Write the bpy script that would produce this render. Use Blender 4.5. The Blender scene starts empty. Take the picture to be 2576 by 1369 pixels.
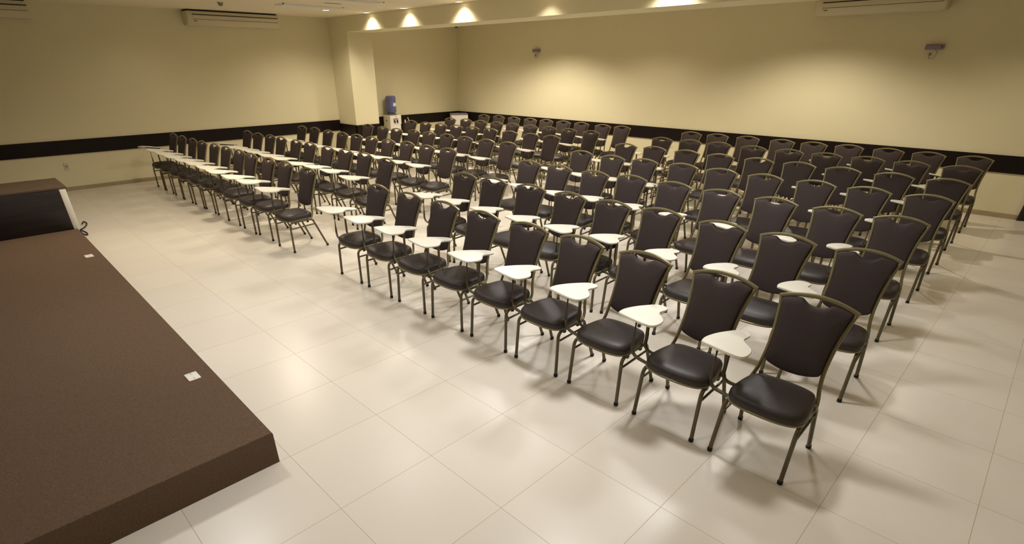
import bpy, bmesh, math, random
from mathutils import Vector, Matrix
random.seed(7)
scene = bpy.context.scene
C = scene.collection
PI = math.pi

# ------------------------------------------------------------------ render look
scene.view_settings.view_transform = 'Standard'
scene.view_settings.look = 'None'
scene.view_settings.gamma = 1
scene.view_settings.use_curve_mapping = False
scene.view_settings.exposure = EXPOSURE = 0.06

# ------------------------------------------------------------------ camera
cam_data = bpy.data.cameras.new('camera')
cam = bpy.data.objects.new('camera', cam_data)
C.objects.link(cam)
a, b, c = 0.809256168, 1.049009455, -0.002772144
R = Matrix.Rotation(a, 3, 'Z') @ Matrix.Rotation(b, 3, 'X') @ Matrix.Rotation(c, 3, 'Z')
cam.matrix_world = Matrix.Translation((2.58534, -0.86817, 2.09958)) @ R.to_4x4()
cam_data.sensor_fit = 'HORIZONTAL'
cam_data.sensor_width = 36.0
cam_data.lens = 1295.548 / 2576 * 36.0
cam_data.shift_x = (1288 - 1199.138) / 2576
cam_data.shift_y = (907.8626 - 684.5) / 2576
cam_data.clip_start = 0.05
cam_data.clip_end = 100
scene.camera = cam

# ------------------------------------------------------------------ room numbers (metres)
XA, XR = -10.306, 4.6          # far-left wall, wall behind the camera
YB, YF = 10.68, -4.2           # back wall, wall behind the stage
ZC = 3.06                      # ceiling
BY0, BY1, BZ = 6.60, 7.275, 2.76   # beam
PX = -9.52                     # pillar face
TX, TY = 0.6, 0.63349          # floor tile


# ------------------------------------------------------------------ materials
def srgb(r, g, b):
    def f(v):
        v /= 255.0
        return v / 12.92 if v <= 0.04045 else ((v + 0.055) / 1.055) ** 2.4
    return (f(r), f(g), f(b), 1.0)


def mat(name, col, rough=0.5, metal=0.0, spec=0.5, noise=None, bump=None, coat=0.0):
    m = bpy.data.materials.new(name)
    m.use_nodes = True
    nt = m.node_tree
    p = nt.nodes['Principled BSDF']
    p.inputs['Base Color'].default_value = col
    p.inputs['Roughness'].default_value = rough
    p.inputs['Metallic'].default_value = metal
    p.inputs['Specular IOR Level'].default_value = spec
    p.inputs['Coat Weight'].default_value = coat
    tc = nt.nodes.new('ShaderNodeTexCoord')
    if noise:
        scale, amt = noise
        n = nt.nodes.new('ShaderNodeTexNoise')
        n.inputs['Scale'].default_value = scale
        n.inputs['Detail'].default_value = 4
        nt.links.new(tc.outputs['Object'], n.inputs['Vector'])
        r = nt.nodes.new('ShaderNodeMapRange')
        r.inputs['From Min'].default_value = 0.25
        r.inputs['From Max'].default_value = 0.75
        r.inputs['To Min'].default_value = 1 - amt
        r.inputs['To Max'].default_value = 1 + amt
        nt.links.new(n.outputs['Fac'], r.inputs['Value'])
        mx = nt.nodes.new('ShaderNodeVectorMath')
        mx.operation = 'SCALE'
        mx.inputs[0].default_value = col[:3]
        nt.links.new(r.outputs['Result'], mx.inputs['Scale'])
        nt.links.new(mx.outputs['Vector'], p.inputs['Base Color'])
    if bump:
        scale, st, dist = bump
        n2 = nt.nodes.new('ShaderNodeTexNoise')
        n2.inputs['Scale'].default_value = scale
        n2.inputs['Detail'].default_value = 3
        nt.links.new(tc.outputs['Object'], n2.inputs['Vector'])
        bp = nt.nodes.new('ShaderNodeBump')
        bp.inputs['Strength'].default_value = st
        bp.inputs['Distance'].default_value = dist
        nt.links.new(n2.outputs['Fac'], bp.inputs['Height'])
        nt.links.new(bp.outputs['Normal'], p.inputs['Normal'])
    return m


def floor_material():
    m = bpy.data.materials.new('polished_porcelain_tiles')
    m.use_nodes = True
    nt = m.node_tree
    N, L = nt.nodes, nt.links
    p = N['Principled BSDF']
    geo = N.new('ShaderNodeNewGeometry')
    sep = N.new('ShaderNodeSeparateXYZ')
    L.new(geo.outputs['Position'], sep.inputs[0])

    def line(axis, period):
        d = N.new('ShaderNodeMath'); d.operation = 'DIVIDE'; d.inputs[1].default_value = period
        L.new(sep.outputs[axis], d.inputs[0])
        r = N.new('ShaderNodeMath'); r.operation = 'ROUND'; L.new(d.outputs[0], r.inputs[0])
        s = N.new('ShaderNodeMath'); s.operation = 'SUBTRACT'
        L.new(d.outputs[0], s.inputs[0]); L.new(r.outputs[0], s.inputs[1])
        ab = N.new('ShaderNodeMath'); ab.operation = 'ABSOLUTE'; L.new(s.outputs[0], ab.inputs[0])
        mu = N.new('ShaderNodeMath'); mu.operation = 'MULTIPLY'; mu.inputs[1].default_value = period
        L.new(ab.outputs[0], mu.inputs[0])
        fl = N.new('ShaderNodeMath'); fl.operation = 'FLOOR'; L.new(d.outputs[0], fl.inputs[0])
        return mu, fl
    dx, ix = line('X', TX)
    dy, iy = line('Y', TY)
    mn = N.new('ShaderNodeMath'); mn.operation = 'MINIMUM'
    L.new(dx.outputs[0], mn.inputs[0]); L.new(dy.outputs[0], mn.inputs[1])
    g = N.new('ShaderNodeMapRange')
    g.inputs['From Min'].default_value = 0.0010
    g.inputs['From Max'].default_value = 0.0020
    L.new(mn.outputs[0], g.inputs['Value'])
    cmb = N.new('ShaderNodeCombineXYZ')
    L.new(ix.outputs[0], cmb.inputs[0]); L.new(iy.outputs[0], cmb.inputs[1])
    wn = N.new('ShaderNodeTexWhiteNoise')
    L.new(cmb.outputs[0], wn.inputs['Vector'])
    v = N.new('ShaderNodeMapRange')
    v.inputs['To Min'].default_value = 0.975; v.inputs['To Max'].default_value = 1.02
    L.new(wn.outputs['Value'], v.inputs['Value'])
    cl = N.new('ShaderNodeTexNoise'); cl.inputs['Scale'].default_value = 1.4; cl.inputs['Detail'].default_value = 5
    L.new(geo.outputs['Position'], cl.inputs['Vector'])
    cv = N.new('ShaderNodeMapRange')
    cv.inputs['To Min'].default_value = 0.96; cv.inputs['To Max'].default_value = 1.04
    L.new(cl.outputs['Fac'], cv.inputs['Value'])
    mm = N.new('ShaderNodeMath'); mm.operation = 'MULTIPLY'
    L.new(v.outputs[0], mm.inputs[0]); L.new(cv.outputs[0], mm.inputs[1])
    sc = N.new('ShaderNodeVectorMath'); sc.operation = 'SCALE'
    sc.inputs[0].default_value = FLOORCOL[:3]
    L.new(mm.outputs[0], sc.inputs['Scale'])
    mix = N.new('ShaderNodeMix'); mix.data_type = 'RGBA'
    mix.inputs['A'].default_value = srgb(184, 168, 140)
    L.new(g.outputs[0], mix.inputs['Factor'])
    L.new(sc.outputs['Vector'], mix.inputs['B'])
    L.new(mix.outputs['Result'], p.inputs['Base Color'])
    rr = N.new('ShaderNodeMapRange')
    rr.inputs['To Min'].default_value = 0.7; rr.inputs['To Max'].default_value = 0.30
    L.new(g.outputs[0], rr.inputs['Value'])
    L.new(rr.outputs[0], p.inputs['Roughness'])
    p.inputs['Specular IOR Level'].default_value = 0.45
    return m


FLOORCOL = srgb(229, 221, 207)
M = {}
M['wall'] = mat('cream_wall_paint', srgb(225, 217, 185), 0.75, spec=0.25, noise=(0.8, 0.02), bump=(60, 0.05, 0.002))
M['ceiling'] = mat('white_ceiling_paint', srgb(232, 222, 200), 0.85, spec=0.2)
M['floor'] = floor_material()
M['skirting'] = mat('grey_stone_skirting', srgb(165, 150, 120), 0.35, noise=(6, 0.08))
M['rail_wood'] = mat('dark_wenge_chair_rail', srgb(20, 10, 9), 0.5, spec=0.25, noise=(3, 0.2))
M['carpet'] = mat('brown_stage_carpet', srgb(106, 87, 70), 0.95, spec=0.1, noise=(95, 0.22), bump=(300, 0.7, 0.005))
M['desk_top'] = mat('brown_desk_laminate', srgb(84, 68, 54), 0.5, noise=(8, 0.08))
M['plastic_white'] = mat('white_plastic', srgb(236, 232, 222), 0.35)
M['ac_white'] = mat('ivory_plastic', srgb(206, 196, 168), 0.45)
M['black'] = mat('black_recess', srgb(14, 11, 9), 0.6)
M['black_rubber'] = mat('black_rubber', srgb(24, 22, 20), 0.7)
M['frame'] = mat('olive_bronze_metal', srgb(126, 116, 82), 0.36, metal=0.35, spec=0.5)
M['leg'] = mat('dull_bronze_metal', srgb(98, 89, 66), 0.38, metal=0.35, spec=0.5)
M['vinyl'] = mat('dark_brown_vinyl', srgb(47, 39, 36), 0.5, spec=0.5, noise=(30, 0.06), bump=(90, 0.12, 0.001))
M['fabric'] = mat('aubergine_brown_fabric', srgb(58, 48, 46), 0.75, spec=0.25, noise=(300, 0.12), bump=(500, 0.3, 0.001))
M['tablet'] = mat('white_laminate_tablet', srgb(238, 234, 218), 0.33)
M['tablet_under'] = mat('dark_tablet_bracket', srgb(40, 36, 28), 0.5)
M['bottle'] = mat('blue_water_bottle', srgb(112, 118, 172), 0.15, spec=0.6)
M['bottle'].node_tree.nodes['Principled BSDF'].inputs['Transmission Weight'].default_value = 0.35
M['lilac'] = mat('lilac_grey_plastic', srgb(142, 126, 152), 0.4)
M['grey'] = mat('mid_grey_plastic', srgb(120, 116, 106), 0.5)
M['door'] = mat('dark_door_wood', srgb(30, 12, 10), 0.4, noise=(4, 0.15))
M['chrome'] = mat('chrome', srgb(220, 220, 215), 0.15, metal=1.0)
M['label'] = mat('paper_label', srgb(225, 225, 230), 0.6)
M['ink'] = mat('blue_grey_ink', srgb(120, 128, 160), 0.6)


def wood_grain(name, col, col2):
    m = bpy.data.materials.new(name)
    m.use_nodes = True
    nt = m.node_tree
    p = nt.nodes['Principled BSDF']
    tc = nt.nodes.new('ShaderNodeTexCoord')
    mp = nt.nodes.new('ShaderNodeMapping')
    mp.inputs['Scale'].default_value = (1, 1.6, 26)
    n = nt.nodes.new('ShaderNodeTexNoise')
    n.inputs['Scale'].default_value = 1.5
    n.inputs['Detail'].default_value = 6
    nt.links.new(tc.outputs['Object'], mp.inputs[0])
    nt.links.new(mp.outputs[0], n.inputs['Vector'])
    r = nt.nodes.new('ShaderNodeValToRGB')
    r.color_ramp.elements[0].position = 0.35; r.color_ramp.elements[0].color = col
    r.color_ramp.elements[1].position = 0.7; r.color_ramp.elements[1].color = col2
    nt.links.new(n.outputs['Fac'], r.inputs[0])
    nt.links.new(r.outputs[0], p.inputs['Base Color'])
    p.inputs['Roughness'].default_value = 0.5
    return m


M['grain'] = wood_grain('black_brown_grained_wood', srgb(14, 8, 8), srgb(38, 27, 26))


def emit(name, col, st):
    m = bpy.data.materials.new(name)
    m.use_nodes = True
    nt = m.node_tree
    p = nt.nodes['Principled BSDF']
    p.inputs['Base Color'].default_value = col
    p.inputs['Emission Color'].default_value = col
    p.inputs['Emission Strength'].default_value = st
    return m


M['lamp'] = emit('lamp_glow', srgb(255, 232, 190), 6.0)


# ------------------------------------------------------------------ object helpers
def link(name, bm, m, parent=None, smooth=True, loc=None):
    me = bpy.data.meshes.new(name)
    bmesh.ops.recalc_face_normals(bm, faces=bm.faces)
    bm.to_mesh(me)
    bm.free()
    me.materials.append(m)
    if smooth:
        for f in me.polygons:
            f.use_smooth = True
        try:
            me.set_sharp_from_angle(angle=math.radians(38))
        except Exception:
            pass
    o = bpy.data.objects.new(name, me)
    C.objects.link(o)
    if parent:
        o.parent = parent
    if loc:
        o.location = loc
    return o


def thing(name, label, cat, loc=(0, 0, 0), rz=0.0, group=None):
    o = bpy.data.objects.new(name, None)
    o.empty_display_size = 0.1
    C.objects.link(o)
    o.location = loc
    o.rotation_euler = (0, 0, rz)
    o['label'] = label
    o['category'] = cat
    if group:
        o['group'] = group
    return o


def tag(o, label, cat, group=None):
    o['label'] = label
    o['category'] = cat
    if group:
        o['group'] = group
    return o


def struct(name, bm, m, parent=None, smooth=False):
    o = link(name, bm, m, parent, smooth)
    if not parent:
        o['kind'] = 'structure'
    return o


def add_box(bm, x0, x1, y0, y1, z0, z1, bev=0.0, seg=2):
    v = [bm.verts.new((x, y, z)) for x in (x0, x1) for y in (y0, y1) for z in (z0, z1)]
    fs = [(0, 1, 3, 2), (4, 6, 7, 5), (0, 4, 5, 1), (2, 3, 7, 6), (0, 2, 6, 4), (1, 5, 7, 3)]
    faces = [bm.faces.new([v[i] for i in f]) for f in fs]
    if bev > 0:
        es = list({e for f in faces for e in f.edges})
        bmesh.ops.bevel(bm, geom=es, offset=bev, segments=seg, profile=0.5, affect='EDGES')
    return bm


def box(*args, **kw):
    return add_box(bmesh.new(), *args, **kw)


def catmull(pts, n=6, closed=False):
    P = [Vector(p) for p in pts]
    out = []
    L = len(P)
    rng = range(L) if closed else range(L - 1)
    for i in rng:
        p1, p2 = P[i], P[(i + 1) % L]
        p0 = P[i - 1] if (closed or i > 0) else p1 + (p1 - p2)
        p3 = P[(i + 2) % L] if (closed or i + 2 < L) else p2 + (p2 - p1)
        for k in range(n):
            t = k / n
            out.append(0.5 * ((2 * p1) + (p2 - p0) * t + (2 * p0 - 5 * p1 + 4 * p2 - p3) * t * t
                              + (3 * p1 - p0 - 3 * p2 + p3) * t ** 3))
    if not closed:
        out.append(P[-1])
    return out


def fillet(pts, r, n=5):
    """round every inner corner of a polyline with radius-like distance r"""
    P = [Vector(p) for p in pts]
    rs = r if isinstance(r, (list, tuple)) else [r] * len(P)
    out = [P[0]]
    for i in range(1, len(P) - 1):
        a_, b_, c_ = P[i - 1], P[i], P[i + 1]
        d1 = (a_ - b_); d2 = (c_ - b_)
        q = min(rs[i], d1.length * 0.49, d2.length * 0.49)
        s = b_ + d1.normalized() * q
        e = b_ + d2.normalized() * q
        for k in range(n + 1):
            t = k / n
            out.append(s * (1 - t) ** 2 + b_ * 2 * t * (1 - t) + e * t * t)
    out.append(P[-1])
    return out


def add_tube(bm, pts, rx, ry=None, n=8, up=Vector((0, 0, 1)), closed=False, square=False):
    """sweep an ellipse (rx across, ry along 'up') down a polyline"""
    ry = ry or rx
    P = [Vector(p) for p in pts]
    L = len(P)
    rings = []
    for i in range(L):
        if closed:
            t = (P[(i + 1) % L] - P[i - 1])
        elif i == 0:
            t = P[1] - P[0]
        elif i == L - 1:
            t = P[-1] - P[-2]
        else:
            t = (P[i + 1] - P[i]).normalized() + (P[i] - P[i - 1]).normalized()
        t.normalize()
        s = t.cross(up)
        if s.length < 1e-3:
            s = t.cross(Vector((0, 1, 0)))
        s.normalize()
        u = s.cross(t).normalized()
        ring = []
        for k in range(n):
            a_ = 2 * PI * (k + 0.5) / n
            cx, cy = math.cos(a_), math.sin(a_)
            if square:
                mx_ = max(abs(cx), abs(cy))
                f = 0.35 + 0.65 / mx_
                cx, cy = cx * f, cy * f
            ring.append(bm.verts.new(P[i] + s * (cx * rx) + u * (cy * ry)))
        rings.append(ring)
    m_ = L if closed else L - 1
    for i in range(m_):
        r0, r1 = rings[i], rings[(i + 1) % L]
        for k in range(n):
            bm.faces.new((r0[k], r0[(k + 1) % n], r1[(k + 1) % n], r1[k]))
    if not closed:
        bm.faces.new(rings[0][::-1])
        bm.faces.new(rings[-1])
    return bm


def tube(*a_, **k_):
    return add_tube(bmesh.new(), *a_, **k_)


def add_lathe(bm, prof, n=24, cx=0, cy=0, cz=0, axis='z'):
    rings = []
    for (r, z) in prof:
        ring = []
        for k in range(n):
            t = 2 * PI * k / n
            if axis == 'z':
                co = (cx + r * math.cos(t), cy + r * math.sin(t), cz + z)
            elif axis == 'x':
                co = (cx + z, cy + r * math.cos(t), cz + r * math.sin(t))
            else:
                co = (cx + r * math.cos(t), cy + z, cz + r * math.sin(t))
            ring.append(bm.verts.new(co))
        rings.append(ring)
    for i in range(len(rings) - 1):
        for k in range(n):
            bm.faces.new((rings[i][k], rings[i][(k + 1) % n], rings[i + 1][(k + 1) % n], rings[i + 1][k]))
    bm.faces.new(rings[0][::-1])
    bm.faces.new(rings[-1])
    return bm


def loft(bm, rings, cap=True):
    vr = [[bm.verts.new(p) for p in r] for r in rings]
    n = len(vr[0])
    for i in range(len(vr) - 1):
        for k in range(n):
            bm.faces.new((vr[i][k], vr[i][(k + 1) % n], vr[i + 1][(k + 1) % n], vr[i + 1][k]))
    if cap:
        bm.faces.new(vr[0][::-1])
        bm.faces.new(vr[-1])
    return bm


def inset_poly(P, d):
    """shrink a closed 2-D outline towards its inside by d (simple normal offset)"""
    n = len(P)
    area = sum(P[i][0] * P[(i + 1) % n][1] - P[(i + 1) % n][0] * P[i][1] for i in range(n))
    sg = 1 if area > 0 else -1
    out = []
    for i in range(n):
        x0, y0 = P[i - 1]
        x1, y1 = P[(i + 1) % n]
        tx, ty = x1 - x0, y1 - y0
        l = math.hypot(tx, ty) or 1
        out.append((P[i][0] - sg * ty / l * d, P[i][1] + sg * tx / l * d))
    return out


def prism_x(bm, prof, y0, y1):
    """profile in (x, z), extruded along y"""
    r0 = [bm.verts.new((x, y0, z)) for x, z in prof]
    r1 = [bm.verts.new((x, y1, z)) for x, z in prof]
    n = len(prof)
    for k in range(n):
        bm.faces.new((r0[k], r0[(k + 1) % n], r1[(k + 1) % n], r1[k]))
    bm.faces.new(r0[::-1])
    bm.faces.new(r1)
    return bm

# ------------------------------------------------------------------ the room
T = 0.15
struct('floor', box(XA - T, XR + T, YF - T, YB + T, -0.12, 0.0), M['floor'])
struct('ceiling', box(XA - T, XR + T, YF - T, YB + T, ZC, ZC + 0.12), M['ceiling'])
struct('wall_left', box(XA - T, XA, YF - T, YB + T, 0, ZC), M['wall'])
struct('wall_back', box(XA, XR, YB, YB + T, 0, ZC), M['wall'])
struct('wall_right', box(XR, XR + T, YF - T, YB + T, 0, ZC), M['wall'])
struct('wall_front', box(XA, XR, YF - T, YF, 0, ZC), M['wall'])
# pillar and beam in one piece of plastered structure
bm = box(XA, XR, BY0, BY1, BZ, ZC)
struct('trim_1', bm, M['wall'])                                    # ceiling beam
struct('wall_pillar', box(XA, PX, BY0, BY1, 0, BZ), M['wall'])
# dark chair rails
RZ0, RZ1, RT = 0.645, 0.890, 0.022
struct('trim_2', box(XA, XA + RT, YF, BY0, RZ0, RZ1, bev=0.003), M['rail_wood'])
struct('trim_3', box(XA, XA + RT, BY1, YB, RZ0, RZ1, bev=0.003), M['rail_wood'])
struct('trim_4', box(XA + RT, 2.56, YB - RT, YB, RZ0, RZ1, bev=0.003), M['rail_wood'])
bm = box(XA + RT, PX + RT, BY0 - RT, BY0, 0.54, 0.81, bev=0.003)
add_box(bm, PX, PX + RT, BY0 - RT, BY1 + RT, 0.54, 0.81, bev=0.003)
add_box(bm, XA + RT, PX + RT, BY1, BY1 + RT, 0.54, 0.81, bev=0.003)
struct('trim_5', bm, M['rail_wood'])
# skirting
SH, ST = 0.07, 0.012
struct('baseboard_left', box(XA, XA + ST, YF, BY0, 0, SH, bev=0.002), M['skirting'])
struct('baseboard_corner', box(XA, XA + ST, BY1, YB, 0, SH, bev=0.002), M['skirting'])
struct('baseboard_back', box(XA + ST, 2.56, YB - ST, YB, 0, SH, bev=0.002), M['skirting'])
bm = box(XA + ST, PX + ST, BY0 - ST, BY0, 0, SH)
add_box(bm, PX, PX + ST, BY0 - ST, BY1 + ST, 0, SH)
struct('baseboard_pillar', bm, M['skirting'])
# door in the back wall at the right end
d = thing('door_1', 'dark wooden door at the right end of the back wall', 'door', (2.57, YB, 0))
del d['label']; del d['category']
d['kind'] = 'structure'
bm = box(0.0, 0.06, -0.05, 0.0, 0, 2.16, bev=0.004)
add_box(bm, 0.96, 1.02, -0.05, 0.0, 0, 2.16, bev=0.004)
add_box(bm, 0.0, 1.02, -0.05, 0.0, 2.10, 2.16, bev=0.004)
link('door_frame', bm, M['door'], d)
link('door_leaf', box(0.06, 0.96, -0.04, -0.002, 0.008, 2.10, bev=0.003), M['door'], d)
h = bmesh.new()
add_lathe(h, [(0.024, 0), (0.024, 0.01), (0.010, 0.012), (0.010, 0.05)], 16, 0.12, -0.04, 1.0, 'y')
for v in h.verts:
    v.co.y = -0.04 - (v.co.y + 0.04)
add_tube(h, [(0.12, -0.088, 1.0), (0.24, -0.088, 1.0)], 0.009)
link('door_handle', h, M['chrome'], d)

# ------------------------------------------------------------------ the stage
bm = bmesh.new()
zs = 0.224
poly = [(0.0, YF + 0.002), (0.0, -0.068), (-9.2, 0.045), (-9.2, YF + 0.002)]
r = 0.012
rings = []
for ins, z in ((0, 0.0), (0, zs - r), (r * 0.3, zs - r * 0.3), (r, zs)):
    x1 = 0.0 - ins
    rings.append([(x1, YF + 0.002, z), (x1, -0.068 - ins, z), (-9.2 + ins, 0.045 - ins, z), (-9.2 + ins, YF + 0.002, z)])
loft(bm, rings)
st = link('stage_platform', bm, M['carpet'])
tag(st, 'low stage platform covered in brown carpet, along the left of the room', 'stage')
nt = M['carpet'].node_tree

# presenter's desk standing on the far end of the stage
dk = thing('presenter_desk', 'dark wood desk with brown top and white end panel, standing on the brown stage', 'desk', (-6.4, -0.9, zs))
def L2(o): return o
X0, X1 = -6.8 + 6.4, -5.985 + 6.4
link('desk_top', box(X0 - 0.02, X1 - 0.03, -1.05, 0.952, 0.525 - 0.022, 0.535, bev=0.004), M['desk_top'], dk)
link('modesty_panel', box(X1 - 0.055, X1 - 0.03 + 0.02, -0.93, 0.862, 0.0, 0.503, bev=0.002), M['grain'], dk)
for s_, (ya, yb) in enumerate(((0.862, 0.932), (-1.0, -0.93))):
    o = link('side_panel', box(X0, X1 - 0.008, ya, yb, 0.0, 0.503, bev=0.003), M['plastic_white'], dk)
    o['label'] = 'white end panel of the desk'

# white cover plates let into the stage carpet
def cover_plate(x, y, rz, label):
    o = thing('floor_cover_plate', label, 'socket cover', (x, y, zs), rz, 'white cover plates on the stage')
    link('plate', box(-0.057, 0.057, -0.040, 0.040, 0, 0.006, bev=0.005, seg=3), M['plastic_white'], o)
    s = bmesh.new()
    for sx in (-0.035, 0.035):
        add_lathe(s, [(0.004, 0.0), (0.004, 0.0015), (0.001, 0.002)], 10, sx, 0, 0.006)
    link('screws', s, M['grey'], o)
cover_plate(-0.985, -0.192, 0.0, 'white cover plate on the brown stage, the one nearer the front corner of the stage')
cover_plate(-4.555, -0.140, 0.02, 'white cover plate on the brown stage, the one close to the dark desk')

# loose black cable by the far corner of the stage
pts = [(-7.23, 0.20), (-7.381, 0.245), (-7.248, 0.262), (-7.059, 0.215), (-6.92, 0.150), (-6.862, 0.112), (-6.612, 0.098),
       (-6.503, 0.133), (-6.636, 0.150), (-6.833, 0.124)]
cp = catmull([(x, y, 0.012) for x, y in pts], 6)
cb = link('power_cable', tube(cp, 0.008, n=8), M['black_rubber'])
tag(cb, 'black cable curling on the floor beside the desk end of the stage', 'cable')

# wall socket
s = thing('wall_socket', 'small cream wall socket low on the left wall above the desk', 'socket', (XA, 0.633, 0.437))
link('plate', box(0, 0.009, -0.038, 0.038, -0.060, 0.060, bev=0.003), M['ac_white'], s)
b_ = bmesh.new()
add_lathe(b_, [(0.018, 0.0), (0.018, 0.003), (0.015, 0.004)], 6, 0.009, 0, 0, 'x')
link('outlet', b_, M['grey'], s)

# ------------------------------------------------------------------ chairs
def bm_leg_front(sx):
    p = fillet([(sx * 0.207, -0.0, 0.012), (sx * 0.197, 0.004, 0.372), (sx * 0.190, 0.105, 0.376)], [0, 0.06, 0], 7)
    return tube(p, 0.0125, n=10)
def bm_leg_rear(sx):
    p = fillet([(sx * 0.212, 0.472, 0.012), (sx * 0.195, 0.320, 0.374), (sx * 0.192, 0.250, 0.376)], [0, 0.03, 0], 6)
    return tube(p, 0.0125, n=10)
def bm_foot(x, y):
    b = bmesh.new()
    add_lathe(b, [(0.014, 0.0), (0.0155, 0.003), (0.0155, 0.022), (0.0135, 0.026)], 12, x, y, 0)
    return b
def bm_rail(sx):
    b = tube([(sx * 0.190, 0.10, 0.376), (sx * 0.192, 0.26, 0.376)], 0.0122, n=10)
    return b
def bm_bumper(sx):
    b = box(sx * 0.190 - 0.008, sx * 0.190 + 0.008, 0.075, 0.10, 0.345, 0.366, bev=0.002)
    add_box(b, sx * 0.190 - 0.008, sx * 0.190 + 0.008, 0.24, 0.265, 0.345, 0.366, bev=0.002)
    return b
def bm_stretcher(sx):
    return tube([(sx * 0.199, 0.010, 0.300), (sx * 0.197, 0.352, 0.312)], 0.0085, n=8)
def back_y(z):
    t = (z - 0.50) / 0.46
    return 0.345 + 0.130 * t + 0.012 * t * t
POST = [(0.197, 0.255, 0.392), (0.194, 0.305, 0.392), (0.184, 0.335, 0.430), (0.172, 0.346, 0.480), (0.163, back_y(0.55), 0.55), (0.160, back_y(0.62), 0.62),
        (0.162, back_y(0.70), 0.70), (0.170, back_y(0.78), 0.78), (0.182, back_y(0.86), 0.86), (0.1945, back_y(0.915), 0.915)]
def bm_back_frame():
    b = bmesh.new()
    upv = Vector((0, 1, 0.0))
    for sx in (-1, 1):
        p = catmull([(sx * x, y, z) for x, y, z in POST], 4)
        add_tube(b, p, 0.0115, 0.011, n=10, up=Vector((0, 1, -0.3)))
    rail = []
    N_ = 16
    for i in range(N_ + 1):
        x = -0.203 + 0.406 * i / N_
        u = x / 0.203
        z = 0.956 - 0.044 * abs(u) ** 2.0
        rail.append((x, back_y(z) - 0.012 * (1 - u * u), z))
    add_tube(b, rail, 0.012, 0.011, n=10, up=Vector((0, 0, 1)), square=True)
    return b
def pad_outline():
    half = [(0.0, 0.519), (0.05, 0.5215), (0.10, 0.531), (0.135, 0.543), (0.149, 0.553), (0.1515, 0.572), (0.1495, 0.62), (0.151, 0.70),
            (0.158, 0.78), (0.169, 0.85), (0.179, 0.890), (0.1815, 0.905), (0.172, 0.914), (0.150, 0.922), (0.120, 0.9285), (0.092, 0.932),
            (0.076, 0.9285), (0.060, 0.918), (0.042, 0.908), (0.020, 0.903), (0.0, 0.902)]
    o = catmull([(x, z, 0) for x, z in half], 2)
    right = [(p.x, p.y) for p in o]
    left = [(-x, z) for x, z in right[1:-1]][::-1]
    return right + left
def bm_backrest():
    b = bmesh.new()
    O = pad_outline()
    cx, cz = 0.0, 0.715
    rings = []
    # (scale inset, depth) from the rear face round the edge to the front face
    spec = [(0.50, 0.013), (0.85, 0.0125), (0.96, 0.010), (0.993, 0.005), (1.0, 0.0), (0.998, -0.010), (0.988, -0.019), (0.955, -0.027), (0.86, -0.031), (0.5, -0.034)]
    for sc, dy in spec:
        ring = []
        for x, z in O:
            xx = cx + (x - cx) * sc
            zz = cz + (z - cz) * sc
            bow = -0.012 * (1 - min(1, (xx / 0.2) ** 2)) * max(0, (zz - 0.5) / 0.46)
            ring.append((xx, back_y(zz) + dy + bow, zz))
        rings.append(ring)
    loft(b, rings)
    return b
def seat_outline(grow=0.0):
    half = [(0.0, -0.034), (0.07, -0.031), (0.13, -0.020), (0.172, -0.002), (0.198, 0.030), (0.208, 0.075), (0.205, 0.14), (0.196, 0.22),
            (0.184, 0.285), (0.166, 0.325), (0.130, 0.348), (0.07, 0.358), (0.0, 0.361)]
    o = catmull([(x, y, 0) for x, y in half], 3)
    right = [(p.x, p.y) for p in o]
    left = [(-x, y) for x, y in right[1:-1]][::-1]
    return right + left
def bm_seat():
    b = bmesh.new()
    O = seat_outline()
    cx, cy = 0.0, 0.165
    rings = []
    for sc, z in [(0.97, 0.399), (1.0, 0.404), (1.008, 0.418), (1.0, 0.436), (0.965, 0.451), (0.88, 0.462), (0.70, 0.470), (0.4, 0.4745), (0.12, 0.4755)]:
        rings.append([(cx + (x - cx) * sc, cy + (y - cy) * sc, z - 0.010 * max(0, (0.08 - (cy + (y - cy) * sc)) / 0.12) * 0.8) for x, y in O])
    return loft(b, rings)
def bm_seat_frame():
    b = bmesh.new()
    O = seat_outline()
    cx, cy = 0.0, 0.165
    rings = []
    for sc, z in [(0.93, 0.386), (0.99, 0.3862), (1.012, 0.390), (1.012, 0.399), (0.99, 0.403), (0.93, 0.4035)]:
        rings.append([(cx + (x - cx) * sc, cy + (y - cy) * sc, z - 0.010 * max(0, (0.08 - (cy + (y - cy) * sc)) / 0.12) * 0.8) for x, y in O])
    return loft(b, rings)
def tablet_outline():
    P_ = [(-0.386, -0.100), (-0.396, -0.020), (-0.384, 0.100), (-0.362, 0.200), (-0.338, 0.282), (-0.306, 0.324), (-0.272, 0.330), (-0.249, 0.304), (-0.245, 0.250),
          (-0.247, 0.205), (-0.236, 0.160), (-0.196, 0.118), (-0.162, 0.070), (-0.148, 0.005), (-0.150, -0.070), (-0.174, -0.106), (-0.245, -0.119), (-0.320, -0.120), (-0.371, -0.117)]
    return [(p.x, p.y) for p in catmull([(x, y, 0) for x, y in P_], 3, closed=True)]
TZ = 0.712
def bm_tablet():
    b = bmesh.new()
    O = tablet_outline()
    rings = []
    for ins, z in [(0.012, TZ - 0.019), (0.003, TZ - 0.017), (0.0, TZ - 0.011), (0.0, TZ - 0.005), (0.003, TZ - 0.001), (0.010, TZ)]:
        rings.append([(x, y, z + 0.027 - 0.143 * y + 0.065 * (x + 0.28)) for x, y in inset_poly(O, ins)])
    return loft(b, rings)
def bm_bracket():
    b = box(-0.36, -0.27, 0.0, 0.24, TZ - 0.012, TZ - 0.001, bev=0.003)
    for v in b.verts:
        v.co.z += 0.008 - 0.143 * v.co.y + 0.065 * (v.co.x + 0.28)
    return b
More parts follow.
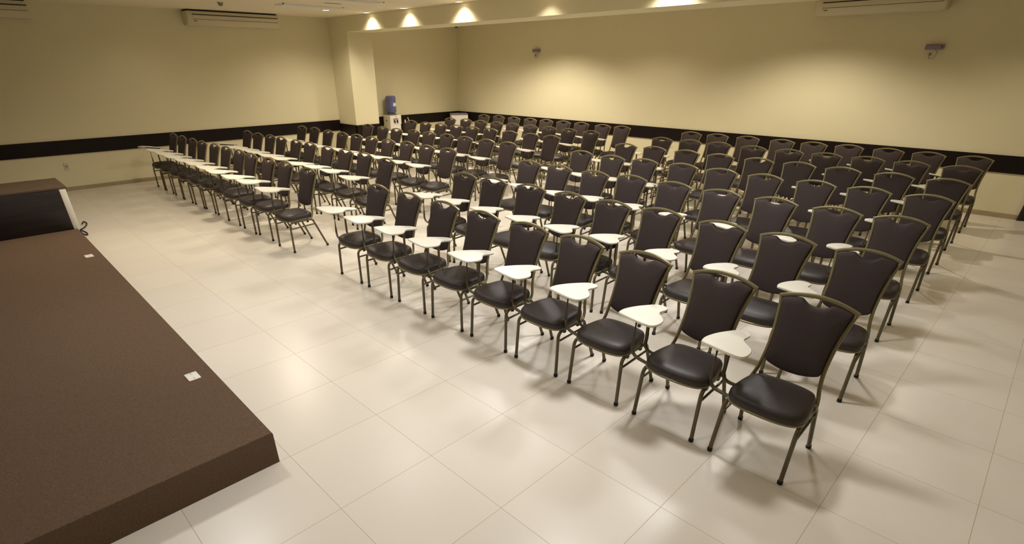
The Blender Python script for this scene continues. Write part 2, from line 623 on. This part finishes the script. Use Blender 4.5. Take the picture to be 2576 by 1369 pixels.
def bm_post(y, ye):
    p = fillet([(-0.336, y, TZ - 0.003 - 0.143 * y), (-0.338, y, 0.395), (-0.200, ye, 0.386)], [0, 0.10, 0], 9)
    return tube(p, 0.0115, n=10)
def bm_post2(y, ye):
    p = fillet([(-0.308, y, TZ - 0.003 - 0.143 * y), (-0.304, y, 0.400), (-0.200, ye, 0.386)], [0, 0.085, 0], 9)
    return tube(p, 0.0115, n=10)

PIV = 0.24
def shift(b):
    for v in b.verts:
        v.co.y -= PIV
    return b

LAYOUT = {
    'R1': [(-2.39, 2.164, 0.0), (-1.828, 2.164, 0.0), (-1.277, 2.164, 0.0), (-0.742, 2.164, 0.0), (-0.199, 2.164, 0.0), (0.336, 2.164, 0.0), (0.879, 2.164, 0.0), (1.438, 2.164, 0.0), (1.976, 2.164, 0.0)],
    'R2': [(-2.259, 3.338, 0.4), (-1.78, 3.356, -0.3), (-1.222, 3.371, 1.7), (-0.683, 3.357, -0.8), (-0.174, 3.36, -1.2), (0.32, 3.405, -0.2), (0.903, 3.362, 0.8), (1.415, 3.355, 0.9), (1.954, 3.346, 1.8)],
    'R3': [(-2.319, 4.601, 0.1), (-1.797, 4.588, -1.1), (-1.23, 4.576, -0.2), (-0.751, 4.64, 0.1), (-0.205, 4.627, -0.2), (0.346, 4.597, -0.1), (0.876, 4.61, -0.4), (1.417, 4.602, 0.4), (1.904, 4.621, 1.3)],
    'R4': [(-2.373, 5.868, -0.2), (-1.779, 5.802, 0.2), (-1.286, 5.846, 0.4), (-0.726, 5.856, 0.9), (-0.204, 5.837, -0.2), (0.328, 5.83, 0.2), (0.874, 5.841, 0.4), (1.385, 5.844, 0.5), (1.906, 5.837, 0.4)],
    'R5': [(-2.35, 7.058, 0.4), (-1.839, 7.078, -0.4), (-1.284, 7.061, -0.3), (-0.748, 7.03, -0.2), (-0.212, 7.044, -1.1), (0.306, 7.062, -0.0), (0.83, 7.028, 0.1), (1.375, 7.012, 0.2), (1.89, 7.008, -0.8)],
    'R6': [(-2.351, 8.244, -0.2), (-1.841, 8.287, 0.4), (-1.343, 8.316, 0.7), (-0.758, 8.251, -0.6), (-0.215, 8.244, -0.1), (0.302, 8.236, 0.2), (0.818, 8.265, -0.0), (1.333, 8.223, -0.1), (1.866, 8.224, -0.3)],
    'R7': [(-2.388, 9.44, 0.6), (-1.882, 9.462, 0.6), (-1.339, 9.497, 0.3), (-0.73, 9.437, -0.3), (-0.231, 9.444, 0.1), (0.282, 9.468, 0.3), (0.823, 9.441, 0.2), (1.333, 9.397, 0.1), (1.866, 9.372, -0.0)],
    'L1': [(-9.322, 2.145, 1.1), (-8.809, 2.147, 0.5), (-8.233, 2.144, 0.3), (-7.746, 2.141, 0.9), (-7.19, 2.15, 0.1), (-6.715, 2.163, -0.0), (-6.169, 2.161, 0.4), (-5.691, 2.143, 1.2), (-5.083, 2.137, -1.0), (-4.601, 2.16, 0.5), (-3.914, 2.131, 1.1)],
    'L2': [(-8.771, 3.371, 0.3), (-8.235, 3.356, 1.0), (-7.76, 3.386, 1.4), (-7.285, 3.377, -0.6), (-6.703, 3.376, -0.7), (-6.214, 3.385, -0.1), (-5.535, 3.336, 0.0), (-5.06, 3.38, 0.3), (-4.532, 3.386, 0.3), (-3.857, 3.302, -1.6)],
    'L3': [(-8.853, 4.6, 0.0), (-8.378, 4.642, 0.0), (-7.731, 4.593, -0.6), (-7.177, 4.587, -1.0), (-6.677, 4.597, -0.6), (-6.174, 4.6, -1.0), (-5.637, 4.59, -0.4), (-5.145, 4.636, -1.3), (-4.541, 4.581, -1.7), (-4.025, 4.597, -0.8)],
    'L4': [(-8.156, 5.827, 0.7), (-7.531, 5.795, -0.4), (-6.991, 5.757, -1.2), (-6.516, 5.843, -0.6), (-6.041, 5.853, -0.6), (-5.497, 5.843, -0.9), (-4.966, 5.825, -0.6), (-4.406, 5.826, -0.9), (-3.865, 5.811, -0.2)],
    'L5': [(-8.179, 7.057, -0.7), (-7.625, 7.035, -0.8), (-7.15, 7.096, -0.2), (-6.625, 7.096, 0.3), (-6.15, 7.128, 0.2), (-5.603, 7.126, -0.0), (-5.009, 7.077, 0.6), (-4.426, 7.045, -0.8), (-3.951, 7.081, -0.3)],
    'L6': [(-8.05, 8.163, 0.1), (-7.575, 8.252, -0.9), (-7.048, 8.241, -0.4), (-6.509, 8.232, -0.4), (-6.026, 8.253, -0.2), (-5.478, 8.242, -0.2), (-4.975, 8.267, -0.1), (-4.445, 8.247, -0.5), (-3.891, 8.247, -0.1)],
    'L7': [(-8.13, 9.416, 0.1), (-7.655, 9.486, 0.3), (-7.085, 9.453, 0.6), (-6.553, 9.46, 0.2), (-6.077, 9.497, 0.1), (-5.552, 9.489, 0.4), (-5.051, 9.507, 0.2), (-4.427, 9.436, 0.3), (-3.946, 9.445, 0.2)],
}


root0 = thing('tablet_chair', 'x', 'chair')
def part(name, b, m, parent):
    return link(name, shift(b), m, parent)
part('seat', bm_seat(), M['vinyl'], root0)
part('seat_frame', bm_seat_frame(), M['frame'], root0)
part('backrest', bm_backrest(), M['fabric'], root0)
part('back_frame', bm_back_frame(), M['frame'], root0)
for sx in (-1, 1):
    l1 = part('leg', bm_leg_front(sx), M['leg'], root0)
    part('rubber_foot', bm_foot(sx * 0.207, 0.0), M['black_rubber'], l1)
    l2 = part('leg', bm_leg_rear(sx), M['leg'], root0)
    part('rubber_foot', bm_foot(sx * 0.212, 0.472), M['black_rubber'], l2)
    rl = part('side_rail', bm_rail(sx), M['leg'], root0)
    part('bumper', bm_bumper(sx), M['black_rubber'], rl)
    part('stretcher', bm_stretcher(sx), M['leg'], root0)
tb = part('writing_tablet', bm_tablet(), M['tablet'], root0)
part('tablet_bracket', bm_bracket(), M['tablet_under'], tb)
part('tablet_support', bm_post(0.070, 0.050), M['leg'], root0)
part('tablet_support', bm_post2(0.185, 0.200), M['leg'], root0)

def copy_tree(o, parent=None):
    c_ = o.copy()
    C.objects.link(c_)
    c_.parent = parent
    for ch in [x for x in ALLCH.get(o.name, [])]:
        copy_tree(ch, c_)
    return c_
ALLCH = {}
for o in list(bpy.data.objects):
    if o.parent:
        ALLCH.setdefault(o.parent.name, []).append(o)

ROWN = ['front', 'second', 'third', 'fourth', 'fifth', 'sixth', 'back']
ORD = ['', 'second', 'third', 'fourth', 'fifth', 'sixth', 'seventh', 'eighth', 'ninth', 'tenth']
first = True
for side in ('R', 'L'):
    for rn in range(1, 8):
        row = LAYOUT['%s%d' % (side, rn)]
        n = len(row)
        for i, (x, y, th) in enumerate(row):
            k = n - 1 - i            # from the right end of the row
            block = 'right-hand block' if side == 'R' else 'left-hand block'
            rname = ROWN[rn - 1] + ' row'
            if k == 0:
                lab = 'brown tablet chair at the right end of the %s, %s' % (rname, block)
            elif i == 0:
                lab = 'brown tablet chair at the left end of the %s, %s' % (rname, block)
            elif k <= i:
                lab = 'brown tablet chair, %s, %s, %s from its right end' % (block, rname, ORD[k])
            else:
                lab = 'brown tablet chair, %s, %s, %s from its left end' % (block, rname, ORD[i])
            if first:
                r_ = root0
                first = False
            else:
                r_ = copy_tree(root0)
            r_.location = (x, y, 0)
            r_.rotation_euler = (0, 0, math.radians(th))
            tilt = {('R', 1, 0): 10.0, ('L', 1, 0): -4.5, ('L', 2, 0): -4.0}.get((side, rn, i))
            if tilt:
                for ch in C.objects:
                    if ch.parent == r_ and ch.name.startswith('writing_tablet'):
                        pv = Vector((-0.32, 0.10 - PIV, TZ - 0.02))
                        ch.matrix_local = Matrix.Translation(pv) @ Matrix.Rotation(math.radians(tilt), 4, 'Y') @ Matrix.Translation(-pv)
            r_['label'] = lab
            r_['category'] = 'chair'
            r_['group'] = 'tablet chairs set out in rows'

# ------------------------------------------------------------------ air conditioners
def ac_unit(L_, label, loc, rz):
    """local: wall plane x=0, unit grows to +x, runs along y 0..L_, z measured from the ceiling"""
    o = thing('air_conditioner', label, 'air conditioner', loc, rz, 'ceiling-height air conditioners')
    ch = 0.05
    prof = [(0.004, -0.26), (0.10, -0.275), (0.20, -0.262), (0.262, -0.17), (0.268, -0.10), (0.262, -0.045), (0.255, -0.030), (0.004, -0.030)]
    b = bmesh.new()
    rings = []
    for yy, s in ((0.0, 0.90), (0.008, 0.96), (0.03, 1.0), (L_ - 0.03, 1.0), (L_ - 0.008, 0.96), (L_, 0.90)):
        rings.append([(0.004 + (x - 0.004) * s, yy, -0.145 + (z + 0.145) * (0.5 + s * 0.5)) for x, z in prof])
    loft(b, rings)
    link('housing', b, M['ac_white'], o)
    # dark intake gap under the ceiling and hanging rails
    link('intake_slot', box(0.01, 0.245, 0.03, L_ - 0.05, -0.033, -0.004), M['black'], o)
    # outlet slot
    link('outlet_slot', box(0.20, 0.2705, 0.10, L_ - 0.04, -0.094, -0.080), M['black'], o)
    # louvre flap
    b = bmesh.new()
    fl = [(0.262, -0.094), (0.2715, -0.096), (0.2690, -0.160), (0.262, -0.160)]
    prism_x(b, fl, 0.105, L_ - 0.045)
    link('louvre_flap', b, M['ac_white'], o)
    b = bmesh.new()
    prism_x(b, [(0.25, -0.160), (0.2688, -0.160), (0.2668, -0.166), (0.25, -0.166)], 0.105, L_ - 0.045)
    link('flap_gap', b, M['tablet_under'], o)
    b = bmesh.new()
    prism_x(b, [(0.240, -0.1885), (0.2535, -0.1885), (0.2475, -0.198), (0.235, -0.198)], 0.125, 0.185)
    link('badge', b, M['black'], o)
    return o
ac_unit(1.90, 'long cream air conditioner high on the left wall, left of the pillar', (XA, 3.38, ZC), 0)
ac_unit(1.90, 'cream air conditioner at the far left of the left wall, above the desk', (XA, -0.98, ZC), 0)
ac_unit(1.76, 'cream air conditioner high on the back wall, right of the pillar and beam', (-1.02, YB, ZC), 0)
for o in bpy.data.objects:
    if o.name.startswith('air_conditioner') and o.location.y > 10:
        o.rotation_euler = (0, 0, -PI / 2)

# ------------------------------------------------------------------ emergency lights on the back wall
def emergency_light(x, z, label):
    o = thing('emergency_light', label, 'emergency light', (x, YB, z), 0, 'emergency lights on the back wall')
    link('housing', box(-0.118, 0.118, -0.055, 0, -0.036, 0.036, bev=0.014, seg=4), M['lilac'], o)
    link('diffuser', box(-0.095, 0.085, -0.062, -0.052, -0.024, 0.026, bev=0.006, seg=3), M['lilac'], o)
    link('switch', box(0.088, 0.104, -0.060, -0.052, -0.008, 0.010, bev=0.002), M['black'], o)
    p = catmull([(0.01, -0.01, -0.036), (0.045, -0.02, -0.06), (0.052, -0.022, -0.105), (0.02, -0.02, -0.155), (-0.03, -0.016, -0.150), (-0.022, -0.012, -0.095)], 6)
    link('cord', tube(p, 0.003, n=6), M['grey'], o)
    link('plug', box(-0.040, -0.018, -0.030, 0, -0.115, -0.080, bev=0.004), M['grey'], o)
    return o
emergency_light(0.748, 2.322, 'lilac-grey emergency light on the back wall below the air conditioner')
emergency_light(-7.30, 2.404, 'small lilac-grey emergency light on the back wall below the beam, left of centre')

# ------------------------------------------------------------------ water cooler, bottle, bin, fridge, camera
wc = thing('water_cooler', 'white water cooler with two dark taps beside the pillar', 'water cooler', (-10.09, 8.075, 0))
bm = box(-0.16, 0.16, -0.172, 0.172, 0.02, 0.93, bev=0.012, seg=3)
add_box(bm, -0.14, 0.14, -0.15, 0.15, 0.0, 0.03)
link('body', bm, M['plastic_white'], wc)
link('collar', add_lathe(bmesh.new(), [(0.15, 0.925), (0.15, 0.945), (0.11, 0.965), (0.07, 0.968)], 28), M['grey'], wc)
for sy in (-0.045, 0.045):
    t_ = bmesh.new()
    add_box(t_, 0.155, 0.205, sy - 0.016, sy + 0.016, 0.775, 0.815, bev=0.004)
    add_box(t_, 0.185, 0.203, sy - 0.010, sy + 0.010, 0.735, 0.78, bev=0.003)
    link('tap', t_, M['black'], wc)
link('tap_panel', box(0.158, 0.164, -0.075, 0.095, 0.825, 0.855, bev=0.002), M['lilac'], wc)
link('logo', add_lathe(bmesh.new(), [(0.014, 0.160), (0.014, 0.163), (0.010, 0.1645)], 16, 0, 0.015, 0.89, 'x'), M['grey'], wc)
link('side_grip', box(-0.03, 0.03, -0.176, -0.168, 0.79, 0.81, bev=0.003), M['tablet_under'], wc)
link('cup_dispenser', add_lathe(bmesh.new(), [(0.030, 0.70), (0.034, 0.705), (0.034, 0.915), (0.026, 0.928)], 18, 0.06, 0.222, 0), M['plastic_white'], wc)
link('dispenser_bracket', box(0.045, 0.075, 0.168, 0.20, 0.76, 0.86), M['grey'], wc)
wb = thing('water_bottle', 'blue twenty-litre water bottle upturned on the white water cooler', 'water bottle', (-10.09, 8.075, 0.952))
link('bottle_shell', add_lathe(bmesh.new(), [(0.060, 0.0), (0.075, 0.012), (0.112, 0.030), (0.130, 0.055), (0.136, 0.09), (0.136, 0.15), (0.136, 0.225), (0.130, 0.235), (0.136, 0.245), (0.136, 0.30), (0.130, 0.31), (0.136, 0.32), (0.136, 0.395), (0.128, 0.425), (0.10, 0.442), (0.05, 0.440)], 32), M['bottle'], wb)
lb = bmesh.new()
rr = 0.1375
vs = []
for k in range(9):
    t = math.radians(-8 + 56 * k / 8)
    vs.append((rr * math.cos(t), rr * math.sin(t)))
v0 = [lb.verts.new((x, y, 0.195)) for x, y in vs]
v1 = [lb.verts.new((x, y, 0.275)) for x, y in vs]
v2 = [lb.verts.new((x * 0.985, y * 0.985, 0.275)) for x, y in vs]
v3 = [lb.verts.new((x * 0.985, y * 0.985, 0.195)) for x, y in vs]
for k in range(8):
    lb.faces.new((v0[k], v0[k + 1], v1[k + 1], v1[k]))
    lb.faces.new((v3[k], v2[k], v2[k + 1], v3[k + 1]))
    lb.faces.new((v1[k], v1[k + 1], v2[k + 1], v2[k]))
    lb.faces.new((v0[k], v3[k], v3[k + 1], v0[k + 1]))
lo = link('bottle_label', lb, M['label'], wb)
lo['label'] = 'white paper label with blurred blue lettering'

bn = thing('waste_bin', 'dark waste bin with white liner ends, right of the water cooler', 'bin', (-10.06, 8.50, 0))
link('bin_body', add_lathe(bmesh.new(), [(0.10, 0.0), (0.112, 0.02), (0.13, 0.70), (0.132, 0.715), (0.12, 0.72)], 24), M['tablet_under'], bn)
b = bmesh.new()
add_tube(b, [(0.07, -0.06, 0.70), (0.075, -0.065, 0.80)], 0.018, 0.010, n=8)
add_tube(b, [(0.07, 0.09, 0.71), (0.07, 0.055, 0.79), (0.07, 0.03, 0.85)], 0.018, 0.010, n=8)
lo = link('bin_liner', b, M['plastic_white'], bn)
lo['label'] = 'white plastic liner ends sticking up'

fr = thing('mini_fridge', 'white mini fridge in the far corner where the two walls meet', 'fridge', (-9.88, 10.315, 0), math.radians(-35))
bm = box(-0.22, 0.22, -0.24, 0.24, 0.02, 0.845, bev=0.008)
for sx in (-0.18, 0.18):
    for sy in (-0.2, 0.2):
        add_lathe(bm, [(0.018, 0), (0.018, 0.025)], 10, sx, sy, 0)
link('cabinet', bm, M['plastic_white'], fr)
link('door', box(0.223, 0.262, -0.24, 0.24, 0.03, 0.835, bev=0.008), M['plastic_white'], fr)
link('top_cover', box(-0.225, 0.262, -0.245, 0.245, 0.845, 0.862, bev=0.004), M['lilac'], fr)

sc_ = thing('security_camera', 'small black dome camera under the ceiling in the far corner', 'camera', (XA + 0.16, YB - 0.16, ZC))
link('base', add_lathe(bmesh.new(), [(0.055, -0.022), (0.058, -0.018), (0.058, 0.0)], 20), M['grey'], sc_)
link('dome', add_lathe(bmesh.new(), [(0.008, -0.066), (0.028, -0.060), (0.042, -0.045), (0.048, -0.022)], 20), M['black'], sc_)

# ------------------------------------------------------------------ ceiling fittings
sd = thing('smoke_detector', 'small round grey detector on the ceiling above the left air conditioner', 'detector', (-8.35, 3.42, ZC))
link('base', add_lathe(bmesh.new(), [(0.052, -0.015), (0.055, -0.010), (0.055, 0.0)], 24), M['ac_white'], sd)
link('sensor', add_lathe(bmesh.new(), [(0.022, -0.062), (0.030, -0.056), (0.044, -0.032), (0.048, -0.014)], 24), M['grey'], sd)

def louvre_light(cx, cy, label):
    o = thing('ceiling_light', label, 'ceiling light', (cx, cy, ZC), 0, 'reflector lights in the ceiling')
    b = bmesh.new()
    for x0, x1, y0, y1 in ((-0.16, 0.16, -0.62, -0.60), (-0.16, 0.16, 0.60, 0.62), (-0.16, -0.145, -0.62, 0.62), (0.145, 0.16, -0.62, 0.62)):
        add_box(b, x0, x1, y0, y1, -0.016, 0.0)
    link('frame', b, M['plastic_white'], o)
    b = box(-0.145, 0.145, -0.60, 0.60, -0.003, 0.0)
    link('reflector', b, M['chrome'], o)
    for tx_ in (-0.075, 0.075):
        t_ = link('tube', tube([(tx_, -0.56, -0.018), (tx_, 0.56, -0.018)], 0.012, n=10), M['plastic_white'], o)
    return o
louvre_light(-7.95, 4.92, 'long reflector light on the ceiling, the one nearer the left wall')
louvre_light(-6.62, 4.92, 'long reflector light on the ceiling, the one nearer the beam top edge')
vt = thing('ceiling_vent', 'narrow dark slot vent in the ceiling between the two reflector lights', 'vent', (-7.25, 4.98, ZC))
link('vent_frame', box(-0.05, 0.05, -0.16, 0.16, -0.008, 0.0, bev=0.002), M['ac_white'], vt)
link('vent_slot', box(-0.025, 0.025, -0.14, 0.14, -0.010, -0.007), M['grey'], vt)

# recessed downlights, a lamp each, plus added fill lamps by the pillar
WARM = (1.0, 0.885, 0.71)
NEUT = (1.0, 0.985, 0.98)
def downlight(x, y, power, ang=128, blend=0.25, col=WARM, label=None, z=ZC, rad=0.035):
    o = thing('downlight', label or 'round recessed downlight in the ceiling', 'downlight', (x, y, z), 0, 'recessed ceiling downlights')
    b = bmesh.new()
    n = 24
    rings = []
    for r_, zz in ((0.085, -0.001), (0.085, -0.006), (0.068, -0.008), (0.066, -0.001)):
        rings.append([(r_ * math.cos(2 * PI * k / n), r_ * math.sin(2 * PI * k / n), zz) for k in range(n)])
    loft(b, rings, cap=False)
    link('trim_ring', b, M['plastic_white'], o)
    link('lens', add_lathe(bmesh.new(), [(0.064, -0.004), (0.064, -0.001)], 24), M['lamp'], o)
    ld = bpy.data.lights.new('downlight_lamp', 'SPOT')
    ld.energy = power
    ld.color = col
    ld.spot_size = math.radians(ang)
    ld.spot_blend = blend
    ld.shadow_soft_size = rad
    lo_ = bpy.data.objects.new('downlight_lamp', ld)
    C.objects.link(lo_)
    lo_.parent = o
    lo_.location = (0, 0, -0.05)
    return o

def dl(x, y, p, ang, bl, col, rad, label):
    downlight(x, y, p, ang, bl, col, label, rad=rad)
# x, y, watts, cone, blend, colour, radius, label
WX = ['at the left wall', 'second from the left wall', 'in the middle', 'second from the right', 'at the right']
POW = [24, 22, 30, 9, 50, 0.0, 200.0, 200.0, 167.4, 0.0, 36.1, 200.0, 46.2, 200.0, 0.0, 0.0, 100.0, 114.9, 71.0, 0.0, 40.0, 0.0, 0.0, 27.3, 280.0, 86.2, 200.0, 54.6, 95.3, 90.3]
LAMPS = []
for i, (x, w) in enumerate(((-8.45, 'nearest the pillar'), (-7.13, 'second along from the pillar'), (-5.54, 'third along from the pillar'),
                            (-3.57, 'fourth along from the pillar'), (-1.50, 'above the right-hand block'))):
    LAMPS.append((x, 6.47 if i != 3 else 6.36, 134 if i != 3 else 120, 0.60 if i != 3 else 0.4, WARM, 0.05, 'recessed downlight in the row beside the beam, %s' % w))
for y, nm in ((4.6, 'over the middle rows of chairs'), (2.3, 'over the front rows of chairs'), (0.0, 'over the open floor')):
    for i, x in enumerate((-8.6, -5.4, -2.2, 0.6, 3.2)):
        LAMPS.append((x, y, 158, 0.7, NEUT if i > 1 else WARM, 0.2, 'recessed downlight %s, %s' % (nm, WX[i])))
for i, x in enumerate((-6.8, -3.2, -0.8)):
    LAMPS.append((x, -2.2, 158, 0.7, WARM, 0.12, 'recessed downlight over the stage, %s' % ['at its far end', 'in the middle', 'at its near end'][i]))
for i, x in enumerate((-8.3, -6.3, -3.9, -0.7, 2.2)):
    LAMPS.append((x, 8.85, 142, 0.55, WARM, 0.06, 'recessed downlight behind the beam, %s' % WX[i]))
LAMPS.append((-8.5, 5.55, 150, 0.6, WARM, 0.08, 'added fill lamp in front of the pillar'))  # extra lamp, added to brighten both pillar faces
LAMPS.append((-7.9, 7.75, 150, 0.6, WARM, 0.08, 'added fill lamp behind the beam, beside the water cooler'))  # another added fill, lifts the pillar from behind the beam
for (x, y, ang, bl, col, rad, lab), p in zip(LAMPS, POW):
    if p > 0.05:
        dl(x, y, p, ang, bl, col, rad, lab)
world = bpy.data.worlds.new('world')
scene.world = world
world.use_nodes = True
world.node_tree.nodes['Background'].inputs[0].default_value = (0.02, 0.02, 0.02, 1)
world.node_tree.nodes['Background'].inputs[1].default_value = 0.3
